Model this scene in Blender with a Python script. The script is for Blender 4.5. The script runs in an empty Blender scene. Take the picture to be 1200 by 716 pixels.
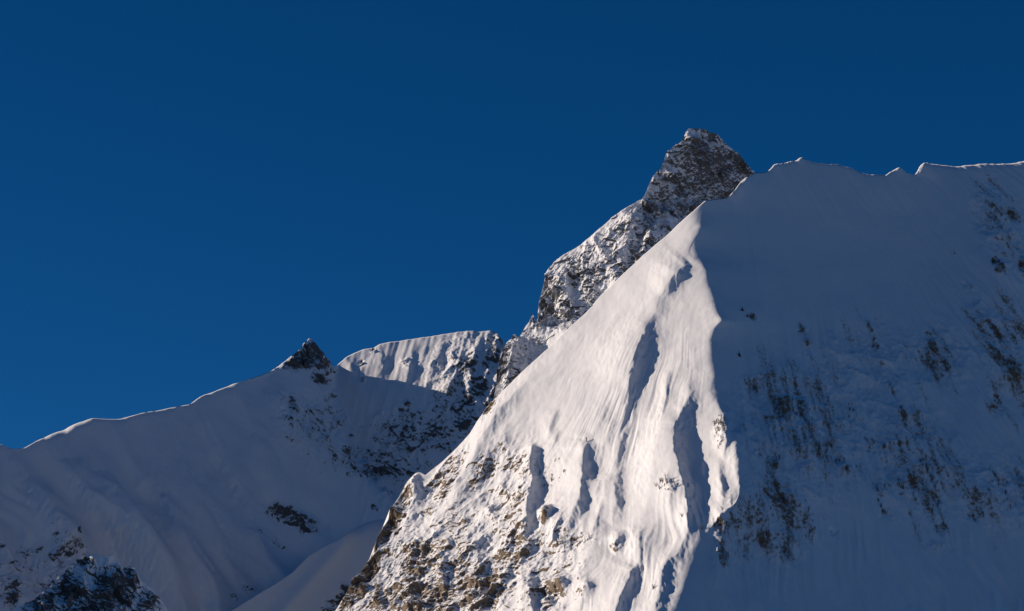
import bpy, math, random
import numpy as np

# ------------------------------------------------------------------ camera, sky, sun, exposure
scene = bpy.context.scene
HFOV, PITCH = math.radians(20.0), math.radians(14.0)
cam_data = bpy.data.cameras.new("camera")
cam_data.sensor_width = 36.0
cam_data.angle = HFOV
cam_data.clip_start, cam_data.clip_end = 1.0, 80000.0
cam = bpy.data.objects.new("camera", cam_data)
cam.location = (0, 0, 0)
cam.rotation_euler = (math.pi / 2 + PITCH, 0, 0)
scene.collection.objects.link(cam)
scene.camera = cam

SUN_EL, SUN_BEHIND = math.radians(18.5), math.radians(10.0)
world = bpy.data.worlds.new("World")
scene.world = world
world.use_nodes = True
wn = world.node_tree.nodes
wl = world.node_tree.links
bg = wn["Background"]
sky = wn.new("ShaderNodeTexSky")
sky.sky_type = 'NISHITA'
sky.sun_disc = False
sky.sun_elevation = SUN_EL
sky.sun_rotation = math.radians(270.0) + SUN_BEHIND
sky.altitude = 2600
sky.air_density, sky.dust_density, sky.ozone_density = 0.5, 0.0, 3.0
hsv = wn.new("ShaderNodeHueSaturation")
hsv.inputs["Saturation"].default_value = 1.26
hsv.inputs["Value"].default_value = 1.0
wl.new(sky.outputs[0], hsv.inputs["Color"])
wl.new(hsv.outputs[0], bg.inputs["Color"])
bg.inputs["Strength"].default_value = 0.075

sun_data = bpy.data.lights.new("sun", 'SUN')
sun_data.energy = 5.0
sun_data.angle = math.radians(0.5)
sun_data.color = (1.0, 0.84, 0.69)
sun = bpy.data.objects.new("sun", sun_data)
_d = (-math.cos(SUN_BEHIND) * math.cos(SUN_EL), math.sin(SUN_BEHIND) * math.cos(SUN_EL), math.sin(SUN_EL))
from mathutils import Vector
sun.rotation_euler = Vector(_d).to_track_quat('Z', 'Y').to_euler()
scene.collection.objects.link(sun)

scene.view_settings.view_transform = 'Standard'
scene.view_settings.look = 'None'
scene.view_settings.gamma = 1.0
scene.view_settings.use_curve_mapping = False
scene.view_settings.exposure = 0.0
scene.cycles.max_bounces = 5
scene.cycles.diffuse_bounces = 2

# ------------------------------------------------------------------ helpers
F = 600.0 / math.tan(HFOV / 2)
CP, SP = math.cos(PITCH), math.sin(PITCH)


HORIZON = 358.0 + F * math.tan(PITCH) - 8


def P(px, py, Y):
    """terrain survey point: a bearing (px, py) and its distance Y along the view axis -> metres"""
    u = (px - 600.0) / F
    v = (358.0 - py) / F
    k = Y / (CP - v * SP)
    return np.stack([u * k, Y + 0 * k, (SP + v * CP) * k], -1)


def sstep(a, b, x):
    t = np.clip((x - a) / (b - a), 0, 1)
    return t * t * (3 - 2 * t)


def _hash(ix, iy, iz, seed):
    h = (ix.astype(np.uint32) * np.uint32(374761393) + iy.astype(np.uint32) * np.uint32(668265263)
         + iz.astype(np.uint32) * np.uint32(2147483647 - 61) + np.uint32(seed * 974711 + 13))
    h = (h ^ (h >> np.uint32(13))) * np.uint32(1274126177)
    h = (h ^ (h >> np.uint32(16))) * np.uint32(2246822519)
    return h ^ (h >> np.uint32(15))


def noise(x, y, z, seed=0):
    """gradient noise, about -1..1"""
    x, y, z = np.broadcast_arrays(np.asarray(x, np.float32), np.asarray(y, np.float32), np.asarray(z, np.float32))
    xi, yi, zi = np.floor(x), np.floor(y), np.floor(z)
    fx, fy, fz = x - xi, y - yi, z - zi
    xi, yi, zi = xi.astype(np.int64), yi.astype(np.int64), zi.astype(np.int64)
    u = fx * fx * fx * (fx * (fx * 6 - 15) + 10)
    v = fy * fy * fy * (fy * (fy * 6 - 15) + 10)
    w = fz * fz * fz * (fz * (fz * 6 - 15) + 10)
    out = 0
    for dx in (0, 1):
        for dy in (0, 1):
            for dz in (0, 1):
                h = _hash(xi + dx, yi + dy, zi + dz, seed)
                gx = (h & np.uint32(1023)).astype(np.float32) / 511.5 - 1
                gy = ((h >> np.uint32(10)) & np.uint32(1023)).astype(np.float32) / 511.5 - 1
                gz = ((h >> np.uint32(20)) & np.uint32(1023)).astype(np.float32) / 511.5 - 1
                g = gx * (fx - dx) + gy * (fy - dy) + gz * (fz - dz)
                out = out + g * (u if dx else 1 - u) * (v if dy else 1 - v) * (w if dz else 1 - w)
    return out * 1.25


def fbm(x, y, z, octaves=4, seed=0, gain=0.5):
    a, s, t = 1.0, 0.0, 0.0
    for o in range(octaves):
        s = s + a * noise(x * 2 ** o, y * 2 ** o, z * 2 ** o, seed + o)
        t += a
        a *= gain
    return s / t


def ridged(x, y, z, octaves=5, seed=0, gain=0.55):
    """sharp-crested noise, 0..1"""
    a, s, t, prev = 1.0, 0.0, 0.0, 1.0
    for o in range(octaves):
        n = 1 - np.abs(noise(x * 2.1 ** o, y * 2.1 ** o, z * 2.1 ** o, seed + o)) * 1.6
        n = np.clip(n, 0, 1) ** 2
        s = s + a * n * (0.4 + 0.6 * prev)
        t += a
        prev = n
        a *= gain
    return s / t


def facets(x, y, z, seed=0):
    """angular slabs: every Voronoi cell is a plane of its own tilt; steps at the joints"""
    x, y, z = (np.asarray(q, np.float32) for q in (x, y, z))
    xi, yi, zi = (np.floor(q).astype(np.int64) for q in (x, y, z))
    best = np.full(x.shape, 1e9, np.float32)
    val = np.zeros(x.shape, np.float32)
    for dx in (-1, 0, 1):
        for dy in (-1, 0, 1):
            for dz in (-1, 0, 1):
                h = _hash(xi + dx, yi + dy, zi + dz, seed)
                ex = x - (xi + dx + (h & np.uint32(255)).astype(np.float32) / 255)
                ey = y - (yi + dy + ((h >> np.uint32(8)) & np.uint32(255)).astype(np.float32) / 255)
                ez = z - (zi + dz + ((h >> np.uint32(16)) & np.uint32(255)).astype(np.float32) / 255)
                D = ex * ex + ey * ey + ez * ez
                g = _hash(xi + dx, yi + dy, zi + dz, seed + 101)
                k = D < best
                gx = (g & np.uint32(255)).astype(np.float32) / 127.5 - 1
                gz = ((g >> np.uint32(8)) & np.uint32(255)).astype(np.float32) / 127.5 - 1.25
                of = ((g >> np.uint32(16)) & np.uint32(255)).astype(np.float32) / 255 - 0.5
                best[k] = D[k]
                val[k] = (ex * gx + ez * gz + of * 0.5)[k]
    return val


def lin(pts, col=1):
    a = np.array([p[0] for p in pts], float)
    b = np.array([p[col] for p in pts], float)
    return lambda x: np.interp(x, a, b)


def smooth1(f, r, lo, hi):
    """a rounded version of a polyline function"""
    xs = np.arange(lo, hi, 1.0)
    y = f(xs)
    k = np.hanning(2 * r + 3)[1:-1]
    k /= k.sum()
    y = np.convolve(np.pad(y, r, mode='edge'), k, 'valid')
    return lambda x: np.interp(x, xs, y)


def polyline(px, py, pts, reach):
    """signed distance (right of the downhill line is +), interpolated amplitude; only near the line"""
    pts = np.array(pts, float)
    x0, y0 = pts[:, 0].min() - reach, pts[:, 1].min() - reach
    x1, y1 = pts[:, 0].max() + reach, pts[:, 1].max() + reach
    m = (px > x0) & (px < x1) & (py > y0) & (py < y1)
    qx, qy = px[m], py[m]
    best = np.full(qx.shape, 1e9)
    sd = np.zeros(qx.shape)
    Ds, As = [], []
    for a, b in zip(pts[:-1], pts[1:]):
        d = b[:2] - a[:2]
        L2 = (d ** 2).sum()
        t = np.clip(((qx - a[0]) * d[0] + (qy - a[1]) * d[1]) / L2, 0, 1)
        ex, ey = qx - (a[0] + t * d[0]), qy - (a[1] + t * d[1])
        D = np.hypot(ex, ey)
        side = np.sign(d[1] * ex - d[0] * ey)       # + to the right when the line runs down the picture
        k = D < best
        best[k] = D[k]
        sd[k] = (side * D)[k]
        Ds.append(D)
        As.append(a[2] + t * (b[2] - a[2]))
    W = [np.exp(-(D - best) / (2.0 + 0.12 * best)) for D in Ds]
    am = sum(w * x for w, x in zip(W, As)) / sum(W)
    return m, sd, am


def add_ribs(px, py, ribs):
    """spurs with a gentle windward flank and a steep lee flank; returns relief in metres"""
    d = np.zeros(px.shape)
    wob = fbm(px / 17, py / 17, 3.1, 3, 77) * 3.6 + fbm(px / 4.5, py / 8, 9.1, 2, 79) * 2.3
    for pts, wl_, wr_ in ribs:
        pts = [(*pts[0][:2], 0)] + list(pts[1:-1]) + [(*pts[-1][:2], 0 if pts[-1][1] < 740 else pts[-1][2])]
        reach = 3.6 * max(wl_, wr_) + 8
        m, sd, am = polyline(px, py, pts, reach)
        s = sd + wob[m]
        wide = wl_ * (0.22 + 0.78 * am / max(p[2] for p in pts))
        x = np.where(s < 0, -s / wide, s / wr_)
        d[m] += am * np.exp(-np.power(x, np.where(s < 0, 1.8, 1.5))) * sstep(reach, reach * .3, np.abs(sd))
    return d


def region_mask(px, py, regs, seed):
    wx = fbm(px / 9, py / 9, seed + .5, 3, seed) * 7
    wy = fbm(px / 9, py / 9, seed + 7.5, 3, seed + 9) * 7
    best = np.zeros(px.shape, np.float32)
    idx = np.full(px.shape, -1, np.int32)
    for i, r in enumerate(regs):
        cx, cy, rx, ry, ang, st = r[:6]
        R = max(rx, ry) * 1.5 + 10
        m = (abs(px - cx) < R) & (abs(py - cy) < R)
        if not m.any():
            continue
        k = min(1.0, max(rx, ry) / 14.0)
        dx, dy = px[m] - cx + wx[m] * k, py[m] - cy + wy[m] * k
        c, s = math.cos(math.radians(ang)), math.sin(math.radians(ang))
        e = np.hypot((dx * c + dy * s) / rx, (-dx * s + dy * c) / ry)
        v = (sstep(1.7, 0.25, e) * st).astype(np.float32)
        b, ii = best[m], idx[m]
        k2 = v > b
        b[k2] = v[k2]
        if len(r) < 7 or r[6]:
            ii[k2 & (e < 1.0)] = i
        best[m], idx[m] = b, ii
    return best, idx


# ------------------------------------------------------------------ materials
def snow_rock_material(name, rock_a, rock_b, snow=(0.82, 0.825, 0.84)):
    m = bpy.data.materials.new(name)
    m.use_nodes = True
    n, l = m.node_tree.nodes, m.node_tree.links
    b = n["Principled BSDF"]
    geo = n.new("ShaderNodeNewGeometry")
    at = n.new("ShaderNodeAttribute")
    at.attribute_name = "rock"

    def nz(scale, detail, rough=0.55):
        t = n.new("ShaderNodeTexNoise")
        t.inputs["Scale"].default_value = scale
        t.inputs["Detail"].default_value = detail
        t.inputs["Roughness"].default_value = rough
        l.new(geo.outputs["Position"], t.inputs["Vector"])
        return t

    def math_(op, a, bb):
        k = n.new("ShaderNodeMath")
        k.operation = op
        for i, v in enumerate((a, bb)):
            if isinstance(v, (int, float)):
                k.inputs[i].default_value = v
            else:
                l.new(v, k.inputs[i])
        return k.outputs[0]
    fine = nz(0.30, 5, 0.75)
    big = nz(0.03, 5)
    s = math_('ADD', at.outputs["Fac"], math_('MULTIPLY', math_('SUBTRACT', fine.outputs["Fac"], 0.5), 0.85))
    mr = n.new("ShaderNodeMapRange")
    mr.interpolation_type = 'SMOOTHSTEP'
    mr.inputs["From Min"].default_value = 0.34
    mr.inputs["From Max"].default_value = 0.66
    l.new(s, mr.inputs["Value"])
    rc = n.new("ShaderNodeMix")
    rc.data_type = 'RGBA'
    rc.inputs[6].default_value = (*rock_a, 1)
    rc.inputs[7].default_value = (*rock_b, 1)
    l.new(big.outputs["Fac"], rc.inputs[0])
    rv = n.new("ShaderNodeMix")                     # veins and weathering of the bare rock
    rv.data_type = 'RGBA'
    rv.blend_type = 'MULTIPLY'
    rv.inputs[0].default_value = 0.55
    g = nz(0.55, 4, 0.7)
    l.new(rc.outputs[2], rv.inputs[6])
    l.new(g.outputs["Fac"], rv.inputs[7])
    mix = n.new("ShaderNodeMix")
    mix.data_type = 'RGBA'
    sv = n.new("ShaderNodeMix")                     # wind crust and fresh drift
    sv.data_type = 'RGBA'
    sv.inputs[6].default_value = (snow[0] * .93, snow[1] * .93, snow[2] * .94, 1)
    sv.inputs[7].default_value = (*snow, 1)
    l.new(nz(0.018, 6, 0.6).outputs["Fac"], sv.inputs[0])
    l.new(sv.outputs[2], mix.inputs[6])
    l.new(mr.outputs[0], mix.inputs[0])
    l.new(rv.outputs[2], mix.inputs[7])
    l.new(mix.outputs[2], b.inputs["Base Color"])
    b.inputs["Roughness"].default_value = 0.75
    b.inputs["Specular IOR Level"].default_value = 0.15
    bump = n.new("ShaderNodeBump")
    bump.inputs["Distance"].default_value = 1.0
    hb = math_('ADD', math_('MULTIPLY', nz(0.22, 3).outputs["Fac"], 0.35),
               math_('MULTIPLY', math_('MULTIPLY', nz(0.4, 5, 0.7).outputs["Fac"], 2.2), mr.outputs[0]))
    l.new(hb, bump.inputs["Height"])
    bump.inputs["Strength"].default_value = 0.7
    l.new(bump.outputs[0], b.inputs["Normal"])
    return m


M_FRONT = snow_rock_material("snow_and_brown_rock", (0.195, 0.148, 0.108), (0.34, 0.258, 0.182))
M_GREY = snow_rock_material("snow_and_grey_rock", (0.105, 0.113, 0.128), (0.245, 0.252, 0.266))
M_SHADE = snow_rock_material("snow_and_dark_rock", (0.11, 0.11, 0.113), (0.215, 0.205, 0.197))


# ------------------------------------------------------------------ terrain sheets
def make_object(name, verts, norms, faces, rock, mat):
    """faces index into the whole sheet; keep the vertices used and the sheet's own normals"""
    used = np.unique(faces)
    remap = np.zeros(len(verts), np.int64)
    remap[used] = np.arange(len(used))
    f = remap[faces]
    me = bpy.data.meshes.new(name)
    me.vertices.add(len(used))
    me.vertices.foreach_set("co", verts[used].astype(np.float32).ravel())
    me.loops.add(f.size)
    me.loops.foreach_set("vertex_index", f.astype(np.int32).ravel())
    me.polygons.add(len(f))
    me.polygons.foreach_set("loop_start", np.arange(0, f.size, 4, dtype=np.int32))
    me.update(calc_edges=True)
    me.polygons.foreach_set("use_smooth", np.ones(len(f), bool))
    at = me.attributes.new("rock", 'FLOAT', 'POINT')
    at.data.foreach_set("value", rock[used].astype(np.float32))
    me.normals_split_custom_set_from_vertices(norms[used].astype(np.float32))
    me.materials.append(mat)
    o = bpy.data.objects.new(name, me)
    scene.collection.objects.link(o)
    return o


def grid_normals(V):
    du = np.gradient(V, axis=1)
    dv = np.gradient(V, axis=0)
    n = np.cross(dv, du)
    n /= np.linalg.norm(n, axis=-1, keepdims=True) + 1e-12
    return n


class Sheet:
    """A mountain side lofted from its skyline: front rows down the face, rows over the back, rows to the valley."""

    def __init__(self, cols, top, bot, rows, depth, back, regs, seed, relief_amp, flute=None, rib_list=(),
                 rock_bias=0.0, base_relief=0.0, relief_scale=1 / 34., thr=0.0, calm=1.0, back_len=420, grain=None, unit=1.0, foot=None, roll=None, back_rock=-0.6, speck_w=0.8, steep_w=1.2, facet_w=0.75, crisp=0.85):
        px1 = np.asarray(cols, float)
        t1, b1 = top(px1), bot(px1)
        s = np.linspace(0, 1, rows)
        py = t1[None] + s[:, None] * (b1 - t1)[None]
        below = 1 - np.cos(np.linspace(0, math.pi / 2, 26))[1:]
        pyb = b1[None] + below[:, None] * ((HORIZON if foot is None else b1 + foot) - b1)[None]
        py = np.concatenate([py, pyb])
        px = np.broadcast_to(px1[None], py.shape).copy()
        self.px, self.py = px, py
        Y = depth(px, py)
        if roll is not None:
            Y = Y + roll(px) * unit * np.exp(-(py - t1[None]) / 2.4)
        d = add_ribs(px, py, rib_list) if rib_list else np.zeros(px.shape)
        if flute is not None:
            d = d + flute(px, py)
        V = P(px, py, Y)
        N = grid_normals(V)
        N[N[..., 1] > 0] *= -1
        # relief pushes the face out along a direction between its normal and the valley
        out = N * 0.6 + np.array([0, -1, 0]) * 0.4
        V = V + out * (d * unit)[..., None]
        reg, self.idx = region_mask(px, py, regs, seed)
        self.reg = reg
        X, Yy, Z = V[..., 0] / unit, V[..., 1] / unit, V[..., 2] / unit
        # gentle unevenness of the snow cover
        sn = fbm(X / 70, Yy / 70, Z / 70, 4, seed + 30) * 3.4 * calm * unit
        V = V + N * sn[..., None]
        amt = np.clip(reg * 1.15 + base_relief, 0, 1.3)
        k = amt > 0.02
        rl = np.zeros(px.shape)
        S = relief_scale
        rl[k] = ridged(X[k] * S, Yy[k] * S, Z[k] * S * 0.8, 5, seed + 50) - 0.42
        blk = np.zeros(px.shape)
        wx = X[k] + rl[k] * 10
        blk[k] = facets(wx / 21, Yy[k] / 21, Z[k] / 27, seed + 60) * 2.6 * facet_w + facets(wx / 8, Yy[k] / 8, Z[k] / 10, seed + 61) * facet_w + fbm(X[k] / 6, Yy[k] / 6, Z[k] / 6, 3, seed + 62) * 0.7
        edge = sstep(0, 5, py - t1[None]) * .65 + .35
        ledge = np.zeros(px.shape)
        if grain is not None:
            ga, gb, _s = grain(px[k], py[k])
            ledge[k] = ridged(ga / 27, gb / 48, 0.61, 4, seed + 70) - 0.4
        V = V + out * (amt * unit * (rl * relief_amp + blk * relief_amp * 0.24 + ledge * relief_amp * 0.8) * edge)[..., None]
        N = grid_normals(V)
        X, Yy, Z = V[..., 0] / unit, V[..., 1] / unit, V[..., 2] / unit
        sc = np.full(px.shape, -0.6)
        k = (reg + rock_bias) > 0.01
        steep = 1 - N[..., 2][k]
        ga, gb, stk = grain(px[k], py[k]) if grain else (px[k] + 0.3 * py[k], py[k], 0.0)
        strat = fbm(ga / 9, gb / 22, 0.37, 4, seed + 80, 0.75)
        speck = fbm(X[k] / 5.5, Yy[k] / 5.5, Z[k] / 5.5, 2, seed + 90, 0.8)
        sc[k] = (reg[k] + rock_bias) * 0.92 + (steep - 0.46) * steep_w * (1 - .5 * stk) + strat * (1 + .7 * stk) + speck * speck_w * (1 - .5 * stk) - 0.34 - thr
        sc[k] += fbm(ga / 38, gb / 70, 0.77, 2, seed + 85) * (.75 if grain else .35)
        sc[k] = 0.5 + (sc[k] - 0.5) * (crisp - .42 * stk) - 0.02 * stk
        self.rock = np.clip(sc, -1, 1.5)
        # rows over the crest and down the far side
        crest = V[0]
        nb = 14
        q = (np.linspace(0, 1, nb + 1)[1:] ** 1.7) * back_len * unit
        bx, by, bz = back(px1)
        rows_b = []
        for i, dist in enumerate(q[::-1]):
            drop = dist * 0.85 + 14 * (1 - math.exp(-dist / 14)) * 0.2
            rows_b.append(crest + np.stack([bx * dist, by * dist, -bz * drop], -1))
        B = np.array(rows_b)
        self.V = np.concatenate([B, V])
        self.nb = nb
        self.N = grid_normals(self.V)
        self.rockfull = np.concatenate([np.full(B.shape[:2], back_rock), self.rock])
        R, Cn = self.V.shape[:2]
        ii = np.arange(R * Cn).reshape(R, Cn)
        self.faces = np.stack([ii[:-1, :-1], ii[1:, :-1], ii[1:, 1:], ii[:-1, 1:]], -1).reshape(-1, 4)
        reg_face = np.full((R, Cn), -1)
        reg_face[nb:] = np.where(reg > 0.18, self.idx, -1)
        self.face_reg = reg_face[:-1, :-1].ravel()
        self.face_px = np.broadcast_to(px1[None, :-1], (R - 1, Cn - 1)).ravel()
        fpy = np.concatenate([np.broadcast_to(t1[None], (nb, Cn)), py])
        self.face_py = fpy[:-1, :-1].ravel()

    def emit(self, mat, owners, part_name="rock_outcrop", regs=()):
        """owners: list of (name, label, category, face test); the first that claims a face gets it"""
        V, N, rk = self.V.reshape(-1, 3), self.N.reshape(-1, 3), self.rockfull.ravel()
        left = np.ones(len(self.faces), bool)
        out = []
        for name, label, test in owners:
            mine = left & test(self.face_px, self.face_py)
            left &= ~mine
            fr = self.face_reg[mine]
            fs = self.faces[mine]
            o = make_object(name, V, N, fs[fr < 0], rk, mat)
            o["kind"] = "structure"
            o["label"] = label
            for r in np.unique(fr[fr >= 0]):
                sub = fs[fr == r]
                if len(sub) < 12:
                    c = None
                nm = regs[r][6] if len(regs[r]) > 6 else part_name
                c = make_object(nm, V, N, sub, rk, mat)
                c.parent = o
                if len(regs[r]) > 7:
                    c["label"] = regs[r][7]
            out.append(o)
        return out

    def surface(self, qx, qy):
        """point on the built face at a bearing"""
        j = int(np.argmin(abs(self.px[0] - qx)))
        i = int(np.argmin(abs(self.py[:, j] - qy)))
        return Vector(self.V[self.nb + i, j]), Vector(self.N[self.nb + i, j])


everything = lambda x, y: np.ones(x.shape, bool)

# ------------------------------------------------------------------ front mountain: lit snow face, arete, shaded face
ARETE = [(150, 838), (205, 832), (236, 827), (247, 821), (258, 819), (266, 823), (276, 818), (288, 811), (297, 808), (303, 815), (309, 823),
         (318, 828), (335, 831), (350, 836), (366, 841), (376, 847), (384, 838), (400, 832), (420, 835), (440, 838), (458, 834),
         (470, 841), (484, 848), (500, 851), (514, 857), (530, 860), (545, 863), (560, 864), (578, 866), (590, 861), (602, 848),
         (622, 826), (642, 815), (662, 806), (685, 801), (705, 792), (716, 787), (760, 770), (1200, 700)]
ar_x = smooth1(lin(ARETE), 2, 100, 1250)
ar_soft = smooth1(lin(ARETE), 26, 100, 1250)
AXIS = [(100, 826), (240, 824), (300, 826), (400, 838), (500, 850), (560, 855), (620, 832), (716, 800), (1200, 740)]
ax_x = smooth1(lin(AXIS), 30, 60, 1250)

FRONT_TOP = [(360, 745), (385, 728), (400, 705), (412, 685), (424, 668), (432, 655), (440, 640), (446, 622), (455, 606), (462, 590), (470, 577),
             (478, 566), (486, 556), (492, 553), (499, 557), (512, 546), (528, 533), (540, 521), (553, 509), (562, 497), (568, 488),
             (575, 478), (584, 471), (592, 462), (605, 446), (622, 430), (640, 413), (660, 392), (685, 367), (704, 346), (730, 322),
             (755, 299), (780, 277), (800, 259), (812, 249), (820, 241), (826, 236), (838, 234), (852, 233), (858, 227), (866, 216),
             (872, 211), (880, 206), (886, 203), (896, 203), (903, 199), (908, 194), (918, 192), (926, 190), (933, 189), (938, 186), (944, 189), (958, 192),
             (980, 193), (1000, 198), (1008, 203), (1020, 205), (1038, 206), (1044, 202), (1053, 198), (1060, 203), (1070, 206), (1074, 204),
             (1078, 197), (1086, 194), (1120, 195), (1160, 193), (1200, 191), (1300, 187), (1420, 196), (1500, 230), (1620, 300), (1760, 420), (1900, 560)]
front_top = smooth1(lin(FRONT_TOP), 2, 340, 1910)
front_top_soft = smooth1(lin(FRONT_TOP), 14, 340, 1910)


def front_depth(px, py):
    ya = 3600 - 0.93 * (py - 240) - 0.00012 * np.clip(py - 240, 0, None) ** 2 - 0.0016 * np.clip(py - 740, 0, None) ** 2
    axs, ax = ax_x(py), ar_x(py)
    dl = np.clip(axs - px, -300, None)
    yl = ya + 0.86 * (axs - px) + 0.00020 * np.clip(axs - px - 60, 0, None) ** 2
    dr = px - axs
    yr = ya + 0.74 * dr - 0.00028 * np.clip(dr - 120, 0, None) ** 2
    ws = ar_soft(py) - axs
    wd = ax - ar_soft(py)
    off = np.clip(px - ax, 0, None)
    yr = yr - (0.86 + 0.74) * (ws * np.exp(-off / 70.0) + wd * np.exp(-off / 9.0))
    k = 3.6 + 2.6 * noise(py / 24.0, 0.3, 0.7, 5) + 6 * sstep(300, 240, py)
    y = 0.5 * (yl + yr + np.sqrt((yl - yr) ** 2 + k ** 2 * 4))
    # the upper snowfield on the right leans back into a bowl
    y = y + 30 * np.exp(-((px - 1010) / 130) ** 2 - ((py - 330) / 130) ** 2)
    y = y - 26 * np.exp(-((px - 1185) / 60) ** 2 - ((py - 330) / 130) ** 2)
    return y


def front_flute(px, py):
    ax = ar_x(py)
    lit = sstep(-2, -26, px - ax)
    phi = np.arctan2(px - 828, py - 190) * 57.3
    r = np.hypot(px - 828, py - 190)
    phi = phi + noise(px / 60, py / 80, 3.3, 15) * 2.4 + noise(px / 22, py / 34, 4.4, 16) * 0.7
    rg = lambda f, L, sd: 0.6 - np.abs(noise(phi * f, r / L, 1.0 + f, sd)) * 2.2
    a = rg(0.34, 110, 11) * 1.2 + rg(0.9, 80, 12) * 0.8 + rg(2.1, 50, 13) * 0.5 + rg(4.2, 40, 14) * 0.22
    run = sstep(0.02, 0.32, noise(px / 46 + 3, py / 85, 7.7, 18) + 0.25 * np.exp(-((px - 735) / 40) ** 2 - ((py - 530) / 80) ** 2)) * sstep(400, 470, py) * sstep(660, 700, px)
    a = a + run * (rg(1.0, 70, 31) * 2.6 + rg(1.9, 45, 32) * 1.5)
    zone = sstep(330, 480, py) * (0.25 + 0.65 * sstep(-0.2, 0.35, noise(px / 90, py / 120, 2.0, 14)))
    left_calm = 0.15 + 0.85 * sstep(600, 720, px)
    phi2 = np.arctan2(px - 780, py + 140) * 57.3
    r2 = np.hypot(px - 780, py + 140)
    phi2 = phi2 + noise(px / 70, py / 90, 3.9, 25) * 1.2 + noise(px / 24, py / 40, 4.9, 26) * 0.3
    rh = lambda f, L, sd: 0.6 - np.abs(noise(phi2 * f, r2 / L, 2.0 + f, sd)) * 2.2
    b = rh(0.4, 150, 21) * 5.0 + rh(1.1, 110, 22) * 2.6 + rh(2.6, 70, 23) * 1.2
    zone2 = 0.22 + 0.8 * sstep(290, 460, py) + 0.5 * sstep(1080, 1180, px)
    return lit * a * zone * left_calm * 0.62 + sstep(6, 46, px - ax) * b * zone2 * 0.8


def front_grain(px, py):
    lit = px < ar_x(py)
    phi = np.arctan2(px - 828, py - 190)
    phi2 = np.arctan2(px - 780, py + 140)
    return (np.where(lit, phi * 400, phi2 * 640 + 5000),
            np.where(lit, np.hypot(px - 828, py - 190) * .7, np.hypot(px - 780, py + 140) * .4), np.where(lit, 0.0, 1.0))


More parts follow.
